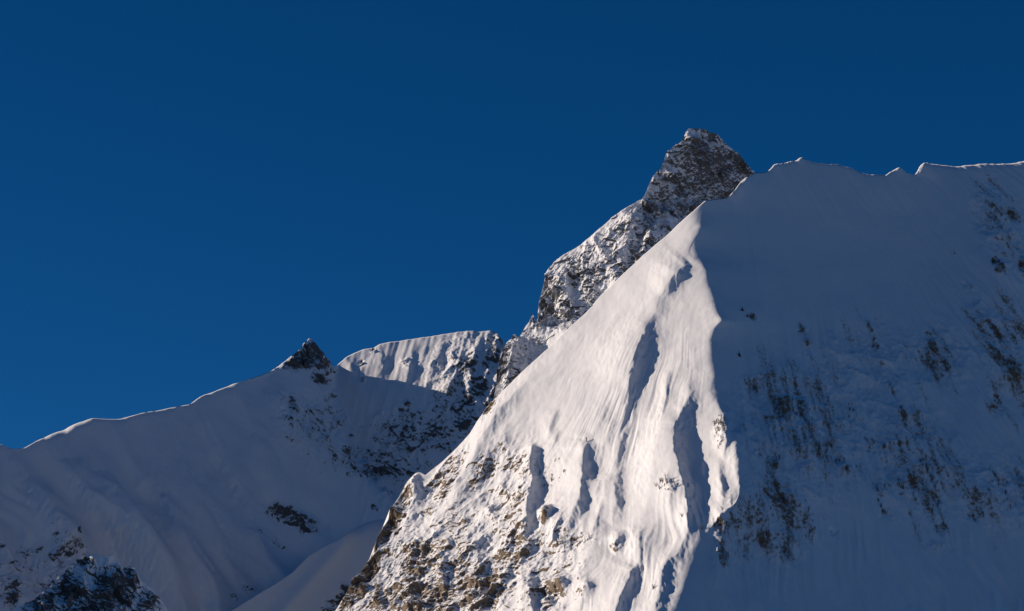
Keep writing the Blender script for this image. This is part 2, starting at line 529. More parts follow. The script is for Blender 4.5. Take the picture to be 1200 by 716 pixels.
FRONT_RIBS = [
    # crest line (bearing, bearing, height in m), windward width, lee width
    ([(800, 296, 0), (762, 370, 5), (722, 440, 12), (698, 505, 14), (684, 555, 8), (676, 585, 0)], 70, 34),
    ([(806, 372, 0), (796, 430, 2), (780, 500, 6), (766, 570, 8), (752, 630, 5), (740, 665, 0)], 28, 24),
    ([(668, 400, 0), (630, 455, 8), (606, 505, 9), (584, 545, 0)], 36, 26),
    ([(716, 560, 0), (706, 600, 6), (694, 645, 7), (680, 690, 6), (670, 716, 0)], 22, 18),
    ([(775, 610, 0), (755, 640, 6), (735, 660, 0)], 18, 16),
    ([(808, 309, 0), (803, 314, 6), (794, 326, 11), (784, 340, 8), (774, 352, 3), (768, 370, 2), (759, 392, 8), (751, 418, 13), (743, 443, 12), (738, 464, 6), (735, 490, 3), (730, 520, 3), (726, 548, 5), (724, 572, 9), (724, 592, 8), (716, 616, 0)], 34, 7),
    ([(814, 445, 0), (807, 468, 2), (801, 486, 8), (796, 504, 15), (795, 522, 20), (799, 550, 23), (804, 575, 21), (809, 600, 13), (808, 625, 8), (799, 645, 7), (783, 664, 8), (776, 690, 9), (770, 716, 9), (760, 760, 8)], 46, 8),
    ([(622, 521, 1), (627, 530, 12), (625, 550, 14), (628, 570, 14), (621, 598, 13), (615, 630, 9), (610, 655, 4)], 22, 6),
    ([(693, 522, 0), (690, 535, 9), (687, 556, 14), (686, 578, 15), (680, 600, 15), (664, 622, 12), (648, 644, 4)], 40, 8),
    ([(648, 594, 2), (643, 606, 12), (638, 620, 5)], 14, 5),
    ([(733, 622, 2), (728, 636, 10), (726, 650, 4)], 12, 5),
    ([(770, 655, 1), (750, 664, 6), (742, 676, 12), (736, 694, 14), (727, 716, 14), (715, 750, 10)], 40, 6),
    ([(657, 672, 1), (659, 684, 10), (657, 698, 4)], 14, 5),
    ([(690, 680, 1), (692, 692, 8), (688, 706, 4)], 12, 5),
    ([(620, 668, 2), (622, 690, 10), (626, 716, 10), (628, 750, 8)], 20, 5),
    ([(640, 430, 0), (621, 450, 3), (601, 474, 9), (586, 490, 12), (571, 514, 12), (559, 538, 8), (540, 560, 3)], 26, 9),
    ([(600, 500, 0), (585, 522, 6), (566, 548, 8), (540, 578, 8), (515, 610, 5)], 22, 9),
    ([(491, 552, 6), (489, 574, 10), (481, 596, 5), (470, 620, 2)], 14, 6),
    ([(541, 625, 0), (524, 652, 8), (520, 680, 9), (522, 716, 8)], 24, 6),
    ([(575, 610, 0), (560, 640, 6), (556, 680, 8), (560, 716, 6)], 26, 7),
    # spurs on the shaded side of the arete
    ([(856, 590, 0), (849, 606, 7), (844, 636, 9), (841, 668, 5), (836, 690, 1)], 9, 12),
    ([(866, 585, 0), (868, 606, 7), (870, 634, 5), (874, 660, 1)], 9, 12),
    ([(858, 502, 0), (863, 512, 5), (863, 530, 6), (866, 552, 5), (866, 575, 2)], 8, 12),
    ([(850, 480, 0), (853, 500, 5), (851, 522, 6), (848, 540, 1)], 10, 4),
    ([(869, 212, 0), (872, 215, 9), (866, 224, 11), (860, 231, 6), (856, 236, 0)], 13, 6),
    ([(1086, 192, 0), (1083, 197, 6), (1079, 203, 4), (1078, 208, 0)], 6, 14), ([(1054, 196, 0), (1053, 200, 3), (1051, 206, 0)], 5, 8),
    ([(938, 184, 0), (938, 188, 3), (936, 193, 0)], 4, 8), ([(908, 192, 0), (907, 196, 3), (904, 202, 0)], 5, 9),
    ([(1150, 215, 0), (1168, 260, 8), (1176, 310, 10), (1190, 360, 6), (1215, 420, 2)], 16, 18),
    ([(1130, 330, 0), (1160, 390, 6), (1180, 440, 8), (1200, 480, 6)], 16, 18),
    ([(900, 430, 0), (925, 480, 5), (955, 540, 7), (985, 570, 3)], 16, 16),
    ([(1020, 380, 0), (1045, 450, 5), (1060, 500, 8), (1080, 550, 7), (1100, 600, 3)], 18, 18),
    ([(872, 470, 0), (885, 560, 4), (897, 625, 9), (915, 660, 2)], 14, 14),
    ([(1100, 480, 0), (1150, 560, 6), (1185, 600, 7), (1215, 640, 4)], 18, 18),
]

_rr = random.Random(5)
for _ in range(60):
    x0, y0 = _rr.uniform(600, 850), _rr.uniform(400, 690)
    if x0 > ar_x(y0) - 14 or y0 < 430 + max(0, 720 - x0) * .7:
        continue
    a0 = math.atan2(x0 - 828, y0 - 190) + _rr.uniform(-.12, .12)
    L, A, pts = _rr.uniform(20, 70), _rr.uniform(1.0, 3.4), []
    for t_ in (0, .25, .5, .75, 1):
        pts.append((x0 + math.sin(a0) * L * t_ + _rr.uniform(-2, 2), y0 + math.cos(a0) * L * t_, A * math.sin(math.pi * (.1 + .85 * t_))))
    FRONT_RIBS.append((pts, _rr.uniform(7, 15), _rr.uniform(2.5, 4.5)))

FRONT_ROCK = [
    (500, 668, 112, 62, -20, 0.56, None), (590, 570, 40, 60, 30, 0.30, None), (640, 660, 40, 60, 0, 0.42, None), (860, 620, 24, 40, 0, 0.26, None), (950, 505, 78, 64, 35, 0.54, None),
    (1068, 535, 50, 75, -30, 0.56, None), (1170, 575, 44, 44, -30, .54, None), (1180, 420, 28, 76, -25, .54, None), (915, 600, 44, 50, -10, .46, None), (1010, 430, 60, 44, -10, .46, None), (1100, 420, 40, 40, -20, .44, None), (1172, 270, 24, 54, -20, .48, None),
    # bearing, bearing, half sizes, tilt, how bare
    (460, 606, 13, 44, 30, 1.05, "rock_cliff", "bare ochre rock cliff on the lower left edge"),
    (420, 682, 13, 46, 32, 1.0, "rock_cliff"),
    (487, 662, 20, 34, 25, 1.0), (500, 702, 46, 24, 0, 0.95), (562, 690, 36, 30, -20, 0.95), (600, 650, 26, 44, 25, 0.62),
    (640, 694, 22, 24, 0, 0.66), (588, 592, 28, 30, 30, 0.50), (540, 628, 22, 36, 30, 0.52), (450, 704, 24, 20, 20, 0.80),
    (575, 480, 7, 15, 30, 0.9, "rock_outcrop", "brown rock step on the left skyline of the snow face"),
    (604, 545, 20, 14, -30, 0.52), (520, 565, 16, 44, 35, 0.50), (617, 570, 9, 40, 8, 0.55), (570, 556, 26, 12, -45, 0.50),
    (672, 640, 24, 9, -15, 0.55), (643, 606, 8, 12, 0, 0.55), (845, 506, 8, 15, 0, 0.36), (790, 580, 14, 6, 0, 0.26),
    (842, 618, 6, 14, 0, 0.5), (845, 655, 10, 12, 0, 0.5), (862, 606, 6, 18, 0, 0.5), (724, 644, 6, 6, 0, 0.4), (500, 600, 14, 26, 30, 0.45),
    # shaded face
    (881, 370, 5, 3, 30, .7), (939, 384, 5, 8, -20, .7), (947, 399, 4, 10, -25, .75), (1018, 387, 3, 9, -25, .85), (1024, 401, 3, 13, -20, .95),
    (989, 429, 10, 5, 20, .7), (1092, 408, 5, 9, -30, .75), (1111, 432, 5, 9, -25, .65), (1043, 456, 3, 13, -25, .95), (881, 452, 8, 14, -25, .6),
    (919, 481, 15, 20, -25, .72), (942, 490, 8, 18, -25, .68), (961, 534, 16, 16, -30, .72), (986, 550, 9, 14, -20, .66), (909, 542, 5, 8, 0, .72),
    (994, 481, 6, 12, -20, .65), (1004, 494, 10, 8, 20, .62), (1022, 522, 8, 16, -25, .66), (1056, 493, 10, 13, -20, .62), (1064, 566, 14, 18, -30, .74),
    (1083, 544, 9, 20, -25, .70), (1097, 580, 7, 15, -15, .70), (1032, 572, 5, 14, -15, .74), (1037, 600, 8, 7, 0, .62), (1170, 394, 8, 13, -30, .95),
    (1184, 434, 14, 17, -35, .78), (1167, 474, 9, 12, -30, .62), (1144, 604, 10, 9, 0, .68), (1167, 568, 14, 20, -35, .70), (1181, 592, 9, 14, -20, .78),
    (1198, 600, 9, 10, 0, .70), (892, 630, 15, 11, 25, .58), (946, 612, 8, 26, -5, .64), (914, 582, 9, 16, -15, .62), (919, 648, 7, 10, -15, .56),
    (881, 602, 13, 22, 0, .48), (976, 622, 5, 4, 0, .75), (1102, 619, 9, 7, 0, .58), (1165, 263, 11, 23, -20, .82), (1184, 253, 8, 13, -40, .72),
    (1168, 314, 5, 14, -30, .92), (1197, 318, 6, 15, -10, .85), (1165, 387, 8, 8, 0, .7), (1118, 298, 2, 4, 0, .9), (1134, 337, 4, 9, -30, .62),
    (1100, 640, 14, 8, 0, .3), (1075, 512, 9, 12, -25, .62), (870, 640, 12, 16, 0, .42), (885, 525, 5, 18, -15, .52),
]

front = Sheet(np.concatenate([np.arange(372, 1301, 1.0), np.linspace(1301, 1900, 60)[1:]]), front_top, lambda x: 772 + 0 * x, 560, front_depth,
              lambda x: (np.where(x < 826, -0.35, 0.1), 0.8 + 0 * x, 0.75 + 0 * x), FRONT_ROCK, 3, 19.0,
              front_flute, FRONT_RIBS, grain=front_grain, relief_scale=1 / 42., speck_w=.6, steep_w=1.5, facet_w=.28, crisp=.8, roll=lambda x: sstep(890, 905, x) * (2.5 + 5 * noise(x / 30, .5, .5, 61)) + 4 * sstep(1070, 1095, x))
front_objs = front.emit(M_FRONT, [("front_mountain",
                        "big snow pyramid with sunlit left face, wavy arete and blue shaded right face", everything)], regs=FRONT_ROCK)

# ------------------------------------------------------------------ summit peak behind, with saddle and buttress
SUMMIT_TOP = [(540, 560), (565, 520), (576, 494), (582, 468), (587, 440), (590, 420), (594, 404), (598, 398), (601, 397), (602.5, 391), (604.5, 391), (606, 396), (610, 393), (616, 382), (620, 377),
              (622.5, 370), (624, 366), (626, 371), (628, 376), (630, 374), (631, 360), (634, 345), (637, 333), (641, 320), (650, 309), (662, 299), (669, 294), (680, 288), (692, 279), (705, 267),
              (718, 256), (732, 246), (744, 239), (752, 233), (757, 226), (760, 218), (766, 206), (770, 201), (775, 198), (779, 187), (783, 177), (789, 173), (795, 169), (799, 165), (802, 158),
              (806, 152), (812, 150), (820, 151), (826, 152), (832, 155), (840, 158), (846, 164), (853, 170), (860, 177), (866, 182), (872, 188), (878, 196), (884, 203), (892, 214), (915, 240), (960, 300)]
_st = smooth1(lin(SUMMIT_TOP), 1, 520, 980)


def summit_top(x):
    jag = noise(x / 5.5, .3, .7, 91) * 2.6 + noise(x / 2.4, .3, .7, 92) * 1.3
    return _st(x) + jag * (sstep(742, 756, x) + .35 * sstep(675, 630, x) * sstep(630, 634, x))




def summit_depth(px, py):
    # snow saddle and lower left wall face the sun; the upper pyramid turns away past a bright left edge
    y = -0.70 * (py - 260) - 0.68 * np.clip(px - 640, 0, None)
    edge = np.interp(py, [140, 200, 235, 270, 310], [806, 772, 752, 762, 790])
    r = px - edge
    soft = 9.0
    y = y + 1.75 * soft * np.log1p(np.exp(np.clip(r / soft, -30, 30))) * sstep(330, 285, py)
    y = y + 0.6 * np.clip(660 - px, 0, None) * sstep(300, 390, py)
    y = y + 38 * sstep(372, 384, py - 0.15 * (px - 650)) * -1 + 22
    # flat snow ledge below the pyramid
    y = y + 16 * np.exp(-((px - 772) / 22) ** 2 - ((py - 290) / 14) ** 2)
    return 4760 + 1.17 * y


SUMMIT_RIBS = [
    ([(604, 396, 4), (606, 408, 20), (604, 428, 26), (600, 450, 26), (594, 480, 24), (588, 510, 16)], 20, 9),
    ([(617, 420, 0), (616, 432, 10), (612, 455, 12), (606, 480, 10)], 9, 6),
    ([(672, 294, 2), (670, 312, 9), (664, 335, 11), (668, 358, 9), (664, 380, 2)], 22, 5),
    ([(700, 290, 0), (696, 318, 8), (700, 345, 8)], 18, 6),
    ([(748, 236, 1), (742, 262, 8), (736, 290, 12), (728, 325, 12), (716, 350, 4)], 34, 6),
    ([(770, 258, 2), (764, 282, 10), (752, 306, 10)], 14, 6),
    ([(812, 152, 2), (806, 172, 7), (800, 186, 3)], 12, 7),
    ([(836, 166, 2), (828, 184, 8), (820, 196, 3)], 16, 8),
    ([(872, 190, 0), (860, 214, 6), (852, 236, 6)], 18, 14),
]
SUMMIT_ROCK = [
    (820, 205, 62, 60, 0, .40, None), (690, 320, 60, 45, -35, .24, None), (756, 270, 24, 50, 20, .36, None), (600, 440, 20, 60, 15, .36, None),
    (822, 180, 14, 20, -35, 1.0, "rock_band", "dark bare rock face just under the summit"), (834, 165, 6, 5, 30, .9), (868, 194, 10, 16, -25, .92, "rock_face"),
    (845, 210, 22, 22, 0, .68, "rock_face"), (815, 220, 24, 14, 25, .70, "rock_face"), (787, 210, 14, 8, 45, .80), (796, 222, 14, 9, 45, .85), (850, 232, 22, 10, -25, .9, "rock_face"),
    (790, 245, 26, 12, 10, .55), (822, 245, 24, 10, 10, .72), (762, 250, 11, 26, 20, .62, "rock_rib"), (752, 292, 12, 26, 20, .64, "rock_rib"), (735, 322, 10, 20, 25, .55, "rock_rib"),
    (648, 350, 16, 30, 10, .66, "rock_buttress", "rounded rock buttress ending the left ridge of the summit"), (672, 322, 10, 16, 0, .62), (686, 318, 9, 20, 10, .58), (702, 322, 12, 18, 15, .52), (668, 365, 16, 12, 0, .52),
    (715, 300, 12, 16, 25, .52), (725, 275, 14, 10, -40, .38), (693, 345, 12, 12, 0, .55), (625, 374, 5, 8, 0, .58, "rock_spire"), (603, 394, 3, 5, 0, .72, "rock_spire"),
    (593, 430, 9, 30, 15, .72, "rock_buttress", "pale rock buttress with an ochre patch below the saddle"), (612, 452, 10, 18, 15, .62), (598, 480, 16, 22, 20, .70),
    (772, 204, 6, 16, 25, .55), (800, 165, 6, 12, 30, .6), (640, 320, 8, 14, 0, .5), (870, 240, 20, 30, 0, .8), (780, 268, 16, 8, 10, .45),
]
summit = Sheet(np.arange(556, 940, 0.62), summit_top, lambda x: np.maximum(front_top_soft(x) + 34, summit_top(x) + 50), 340, summit_depth,
               lambda x: (0.1 + 0 * x, 0.75 + 0 * x, 0.85 + 0 * x), SUMMIT_ROCK, 7, 26.0, None, SUMMIT_RIBS,
               rock_bias=0.05, base_relief=0.14, relief_scale=1 / 44., calm=0.7, speck_w=.40, steep_w=1.8, facet_w=.58, crisp=.62, unit=1.2, foot=90, back_rock=1.0, thr=0.66)  # unseen far side darkened to rock and base cut short to curb bounce light
summit.emit(M_GREY, [("summit_peak", "snow-dusted rocky summit rising behind the front mountain", everything)], regs=SUMMIT_ROCK)

# ------------------------------------------------------------------ left ridge with pinnacle, bowl and plateau ridge
LEFT_TOP = [(-1100, 760), (-800, 650), (-600, 590), (-420, 560), (-200, 545), (-80, 532), (-20, 521), (0, 521), (14, 525), (28, 524), (40, 519), (52, 514), (62, 508), (80, 499), (100, 492), (108, 490), (120, 491), (140, 490),
            (160, 486), (185, 481), (222, 473), (228, 469), (240, 462), (262, 455), (285, 446), (302, 440), (318, 434), (328, 428), (336, 421), (345, 414), (350, 409), (354, 408), (356, 401),
            (360, 399), (363, 396), (366, 398), (371, 402), (374, 406), (378, 411), (382, 419), (385, 418), (388, 425), (391, 431), (398, 425), (410, 416), (425, 409), (438, 407), (445, 403), (470, 398), (500, 394),
            (520, 391), (545, 388), (560, 388), (575, 387), (582, 389), (588, 396), (592, 404), (600, 420), (625, 470), (660, 560)]
_lt = smooth1(lin(LEFT_TOP), 1, -1110, 670)


def left_top(x):
    return _lt(x) + (noise(x / 4, .3, .7, 95) * 2 + noise(x / 2.2, .3, .7, 96)) * sstep(350, 356, x) * sstep(391, 386, x)




LU = 1.40


def left_depth(px, py):
    t = py - 440
    ridge = 0.72 * (px - 395) - 0.80 * t - 0.0006 * np.clip(t, 0, None) ** 2   # faces right and towards us
    c = px - np.interp(py, [380, 432, 470, 520, 560, 610, 760], [379, 381, 388, 405, 430, 480, 570])
    c = c + fbm(px / 22, py / 26, 1.7, 3, 48) * 18
    ridge = ridge + 8 * 4 * np.log1p(np.exp(np.clip(c / 4, -30, 30)))   # and falls off into the bowl
    wall = 66 - 0.26 * (px - 440) - 0.60 * (py - 462) + 0.75 * 9 * np.log1p(np.exp(np.clip((462 - py) / 9, -30, 30)))   # bowl wall below, plateau slope above
    end = 32 + 1.1 * (px - 572) - 0.45 * (py - 462)                        # right end cliff turns away
    wall = np.maximum(wall, end)
    k = 16.0
    y = 0.5 * (ridge + wall - np.sqrt((ridge - wall) ** 2 + k * k))      # the nearer surface, rounded hollow between
    return 5800 + LU * y


def left_flute(px, py):
    # drift ribs running down to the right on the shaded ridge, runnels on the plateau
    s = px - 0.62 * (py - 500) + 32 * noise(px / 80, py / 110, 1.0, 41)
    t = px * 0.5 + py * 0.87
    a = noise(s / 40, t / 260, 2.0, 42) * 24 + noise(s / 19 + 2 * noise(px / 70, py / 60, 2.2, 46), t / 120, 4.0, 43) * 6
    a *= sstep(430, 360, px) * (0.25 + 0.75 * sstep(500, 590, py))
    s2 = px + 0.25 * (py - 400)
    b = noise(s2 / 11, py / 70, 6.0, 44) * 3.6 + noise(s2 / 5, py / 40, 8.0, 45) * 1.5
    b *= sstep(392, 430, px) * (0.6 + 0.6 * sstep(500, 560, px))
    return a + b


LEFT_RIBS = [
    ([(46, 516, 0), (66, 540, 4), (92, 566, 18), (118, 592, 32), (145, 618, 38), (172, 648, 32), (205, 690, 22), (225, 720, 16)], 20, 28),
    ([(10, 526, 0), (34, 560, 12), (56, 596, 24), (85, 632, 28), (108, 655, 10)], 18, 24),
    ([(170, 500, 0), (182, 545, 5), (195, 590, 18), (210, 635, 30), (238, 690, 26), (255, 722, 20)], 15, 30),
    ([(130, 560, 0), (150, 598, 6), (172, 632, 16), (195, 664, 14), (212, 692, 4)], 12, 20),
    ([(240, 480, 0), (262, 530, 8), (275, 562, 20), (290, 595, 20), (302, 630, 14), (314, 655, 0)], 16, 26),
    ([(205, 500, 0), (220, 560, 6), (236, 600, 14), (258, 645, 16), (282, 692, 8)], 16, 24),
    ([(316, 440, 0), (328, 470, 14), (342, 502, 18), (365, 540, 12), (390, 575, 0)], 22, 18),
    ([(275, 452, 0), (292, 490, 8), (305, 530, 14), (322, 575, 12), (340, 605, 4), (352, 625, 0)], 14, 22),
    ([(130, 494, 0), (150, 530, 6), (168, 565, 9), (186, 590, 0)], 12, 20),
    ([(225, 474, 0), (238, 500, 6), (246, 530, 6), (252, 560, 0)], 10, 16),
    ([(404, 412, 0), (414, 440, 4), (428, 470, 2)], 10, 6),
    ([(545, 390, 1), (540, 420, 7), (528, 455, 9), (518, 480, 4)], 16, 5),
    ([(520, 392, 0), (512, 425, 5), (500, 455, 6)], 14, 5),
    ([(485, 398, 0), (480, 430, 5), (474, 460, 4)], 14, 5),
    ([(565, 390, 2), (560, 410, 8), (552, 430, 9), (548, 470, 8)], 12, 5),
    ([(445, 402, 0), (446, 425, 4), (440, 455, 5)], 12, 5),
]
LEFT_ROCK = [
    (545, 460, 42, 60, 0, .50, None), (440, 545, 70, 20, 10, .46, None), (360, 495, 34, 30, 0, .48, None), (30, 680, 60, 40, 0, .38, None), (490, 505, 56, 24, 10, .46, None),
    (354, 421, 22, 11, -10, 1.15, "rock_face", "dark overhung rock face of the pinnacle"), (366, 408, 10, 13, 20, .9, "rock_pinnacle", "frosted jagged rock pinnacle on the ridge"), (379, 421, 10, 13, -20, .9, "rock_pinnacle"),
    (372, 442, 12, 7, 35, .70), (343, 482, 10, 16, -30, .60), (335, 494, 7, 5, 20, .85), (328, 470, 5, 8, 0, .55), (372, 508, 22, 10, 40, .55), (392, 530, 14, 7, 40, .5),
    (440, 552, 38, 7, 6, .80, "rock_band"), (468, 550, 16, 6, 15, .75, "rock_band"), (455, 576, 8, 4, 20, .6), (439, 594, 3, 6, -45, .85),
    (577, 412, 10, 24, 15, .95, "rock_cliff", "dark rock cliff at the right end of the plateau ridge"), (552, 427, 14, 7, -10, .85), (560, 452, 10, 18, -25, .90, "rock_cliff"), (546, 470, 9, 8, 0, .9), (542, 494, 10, 9, 0, .85), (575, 470, 8, 24, 10, .6),
    (500, 512, 28, 9, 10, .62, "rock_band"), (520, 520, 12, 8, 0, .7), (525, 505, 14, 10, 0, .55), (478, 525, 12, 7, 30, .5), (531, 420, 8, 8, 0, .6), (510, 428, 5, 6, 0, .6), (478, 425, 7, 6, 0, .55), (437, 410, 3, 3, 0, .95), (424, 425, 3, 3, 0, .8),
    (345, 608, 34, 8, 18, .85, "rock_band", "dark broken rock band low in the shaded bowl"), (302, 626, 6, 4, 20, .8), (326, 634, 10, 4, 25, .65), (358, 618, 22, 6, 18, .8),
    (14, 700, 12, 16, 0, .85), (45, 646, 5, 3, -30, .9), (62, 656, 12, 6, -30, .6), (28, 650, 14, 8, 0, .5), (2, 643, 3, 3, 0, .9), (80, 654, 6, 3, -20, .7), (90, 633, 3, 2, 0, .9), (45, 690, 20, 12, 0, .55),
    (275, 700, 6, 5, 0, .6), (290, 690, 8, 5, 0, .5), (470, 480, 4, 3, 0, .7), (508, 480, 4, 3, 0, .7), (478, 472, 4, 3, 0, .6), (425, 445, 4, 3, 0, .7),
]
left_cols = np.concatenate([np.linspace(-1100, -45, 90)[:-1], np.arange(-45, 640, 1.0)])
left = Sheet(left_cols, left_top, lambda x: np.maximum(745 + 0 * x, left_top(x) + 60), 350, left_depth,
             lambda x: (-0.25 + 0 * x, 0.8 + 0 * x, 0.7 + 0 * x), LEFT_ROCK, 17, 13.0, left_flute, LEFT_RIBS, relief_scale=1 / 28., back_len=380, unit=LU, crisp=.5, facet_w=.6,
             roll=lambda x: sstep(345, 320, x) * (2 + 9 * noise(x / 26, .5, .5, 62) + 5 * noise(x / 8, .5, .5, 63)) + 16 * np.exp(-((x - 78) / 28) ** 2))
hollow = lambda x, y: x > np.interp(y, [380, 432, 470, 520, 560, 610, 760], [391, 391, 372, 388, 420, 470, 560])
left.emit(M_SHADE, [("plateau_ridge", "fluted flat-topped snow ridge with sunlit upper slope above a shaded bowl", hollow),
                    ("left_ridge", "long shaded snow ridge with a thin sunlit crest on the left", everything)], regs=LEFT_ROCK)

# ------------------------------------------------------------------ snow spur in the gap, knoll in the corner
SPUR_TOP = [(180, 790), (240, 738), (268, 717), (300, 697), (325, 682), (345, 668), (360, 652), (375, 642), (395, 633), (412, 622), (425, 614), (438, 609), (450, 607), (480, 604), (560, 600)]
spur_top = smooth1(lin(SPUR_TOP), 8, 160, 580)
SPUR_ROCK = [(395, 706, 14, 9, -30, .95), (384, 716, 10, 7, 0, .95), (406, 690, 7, 8, 0, .85)]


def spur_depth(px, py):
    y = 0.30 * (px - 430) - 0.55 * (py - 610) - 8 * np.exp(-((px - 400 + (py - 640) * .9) / 14) ** 2)
    return 5300 + 1.4 * (y + 34 * np.exp(-np.clip(py - spur_top(px), 0, None) / 9) * sstep(402, 424, px))


spur = Sheet(np.arange(200, 540, 1.0), spur_top, lambda x: np.maximum(750 + 0 * x, spur_top(x) + 30), 150, spur_depth,
             lambda x: (-0.2 + 0 * x, 0.8 + 0 * x, 0.6 + 0 * x), SPUR_ROCK, 23, 10.0, None, (), back_len=200, unit=1.35)
spur.emit(M_SHADE, [("snow_spur", "smooth rounded snow spur in the shaded gap left of the front mountain", everything)], regs=SPUR_ROCK)

KNOLL_TOP = [(-700, 1150), (-450, 1000), (-250, 860), (-120, 765), (-60, 735), (-20, 722), (20, 712), (45, 698), (62, 684), (76, 668), (88, 657), (98, 651), (108, 648), (120, 650), (130, 650), (138, 657), (144, 664), (150, 663), (157, 666), (162, 676), (170, 684), (180, 690),
             (188, 703), (196, 716), (215, 745), (260, 790), (330, 880), (430, 1010), (560, 1150)]
_kt = smooth1(lin(KNOLL_TOP), 1, -710, 570)


def knoll_top(x):
    return _kt(x) + noise(x / 7, .3, .7, 93) * 3 + noise(x / 3, .3, .7, 94) * 1.4


KNOLL_ROCK = [(130, 690, 26, 26, 20, .92, "rock_face"), (152, 676, 8, 12, -20, .95), (100, 657, 9, 6, 0, .8), (85, 690, 20, 22, 25, .78), (50, 706, 20, 14, -20, .75), (110, 715, 30, 14, 0, .85), (172, 704, 12, 12, 30, .72), (140, 730, 50, 16, 0, .8)]


def knoll_depth(px, py):
    y = 3050 + 0.75 * (px - 110) - 0.75 * (py - 650)
    return y + 0.5 * np.clip(px - 125, 0, None)


knoll = Sheet(np.concatenate([np.linspace(-690, -110, 50)[:-1], np.arange(-110, 250, 0.8), np.linspace(250, 550, 30)[1:]]), knoll_top, lambda x: np.maximum(748 + 0 * x, knoll_top(x) + 25), 140, knoll_depth,
              lambda x: (-0.1 + 0 * x, 0.8 + 0 * x, 0.6 + 0 * x), KNOLL_ROCK, 29, 15.0, None, (), relief_scale=1 / 26., back_len=220, base_relief=.1, thr=-0.14)
knoll.emit(M_SHADE, [("rocky_knoll", "dark craggy knoll dusted with snow in the bottom left corner", everything)], regs=KNOLL_ROCK)

# ------------------------------------------------------------------ valley floor
M_VALLEY = bpy.data.materials.new("valley_bounce_mix")  # unseen ground; its dark and pale tones are invented to tune bounce light
M_VALLEY.use_nodes = True
_n, _l = M_VALLEY.node_tree.nodes, M_VALLEY.node_tree.links
_t = _n.new("ShaderNodeTexNoise")
_t.inputs["Scale"].default_value = 0.004
_t.inputs["Detail"].default_value = 8
_g = _n.new("ShaderNodeNewGeometry")
_l.new(_g.outputs["Position"], _t.inputs["Vector"])
_r = _n.new("ShaderNodeValToRGB")
_r.color_ramp.elements[0].color = (0.02, 0.03, 0.018, 1)
_r.color_ramp.elements[1].color = (0.42, 0.42, 0.42, 1)
_l.new(_t.outputs["Fac"], _r.inputs[0])
_l.new(_r.outputs[0], _n["Principled BSDF"].inputs["Base Color"])
_n["Principled BSDF"].inputs["Roughness"].default_value = 0.9
me = bpy.data.meshes.new("valley_floor")
G = 40000
me.from_pydata([(-G, -G, -6), (G, -G, -6), (G, G, -6), (-G, G, -6)], [], [(0, 1, 2, 3)])
at = me.attributes.new("rock", 'FLOAT', 'POINT')
at.data.foreach_set("value", np.full(4, -0.6, np.float32))
me.materials.append(M_VALLEY)
vf = bpy.data.objects.new("valley_floor", me)
vf["kind"] = "structure"
vf["label"] = "unseen valley floor far below the snow, dark and pale tones set for bounce light"
scene.collection.objects.link(vf)

# ------------------------------------------------------------------ shrubs and small firs on the slopes
def wood_material(name, a, b):
    m = bpy.data.materials.new(name)
    m.use_nodes = True
    n, l = m.node_tree.nodes, m.node_tree.links
    t = n.new("ShaderNodeTexNoise")
    t.inputs["Scale"].default_value = 0.9
    r = n.new("ShaderNodeValToRGB")
    r.color_ramp.elements[0].color = (*a, 1)
    r.color_ramp.elements[1].color = (*b, 1)
    l.new(t.outputs["Fac"], r.inputs[0])
    l.new(r.outputs[0], n["Principled BSDF"].inputs["Base Color"])
    n["Principled BSDF"].inputs["Roughness"].default_value = 0.9
    return m


M_TWIG = wood_material("bare_twigs", (0.055, 0.042, 0.03), (0.13, 0.10, 0.07))
M_FIR = wood_material("fir_needles", (0.018, 0.026, 0.016), (0.05, 0.06, 0.035))


def stick(v, f, a, b, ra, rb):
    a, b = Vector(a), Vector(b)
    d = (b - a).normalized()
    u = d.orthogonal().normalized()
    w = d.cross(u)
    i = len(v)
    for k in range(3):
        c = math.cos(k * 2.0944), math.sin(k * 2.0944)
        v.append(a + (u * c[0] + w * c[1]) * ra)
    for k in range(3):
        c = math.cos(k * 2.0944), math.sin(k * 2.0944)
        v.append(b + (u * c[0] + w * c[1]) * rb)
    for k in range(3):
        f.append((i + k, i + (k + 1) % 3, i + 3 + (k + 1) % 3, i + 3 + k))


def bare_shrub(rng, h):
    v, f = [], []
    for s_ in range(rng.randint(3, 5)):
        a = rng.uniform(0, 6.28)
        lean = rng.uniform(.1, .45)
        p0 = Vector((rng.uniform(-.3, .3), rng.uniform(-.3, .3), -1.0))
        hh = h * rng.uniform(.6, 1)
        p1 = p0 + Vector((math.cos(a) * lean * hh * .5, math.sin(a) * lean * hh * .5, hh * .55 + .6))
        p2 = p1 + Vector((math.cos(a) * lean * hh * .4, math.sin(a) * lean * hh * .4, hh * .45))
        stick(v, f, p0, p1, .20, .14)
        stick(v, f, p1, p2, .14, .04)
        for k in range(9):
            t = rng.uniform(.25, 1)
            q = p0.lerp(p1, t * 2) if t < .5 else p1.lerp(p2, t * 2 - 1)
            b = rng.uniform(0, 6.28)
            L = h * rng.uniform(.16, .34)
            stick(v, f, q, q + Vector((math.cos(b) * L * .7, math.sin(b) * L * .7, L * rng.uniform(.3, .9))), .09, .03)
    return v, f


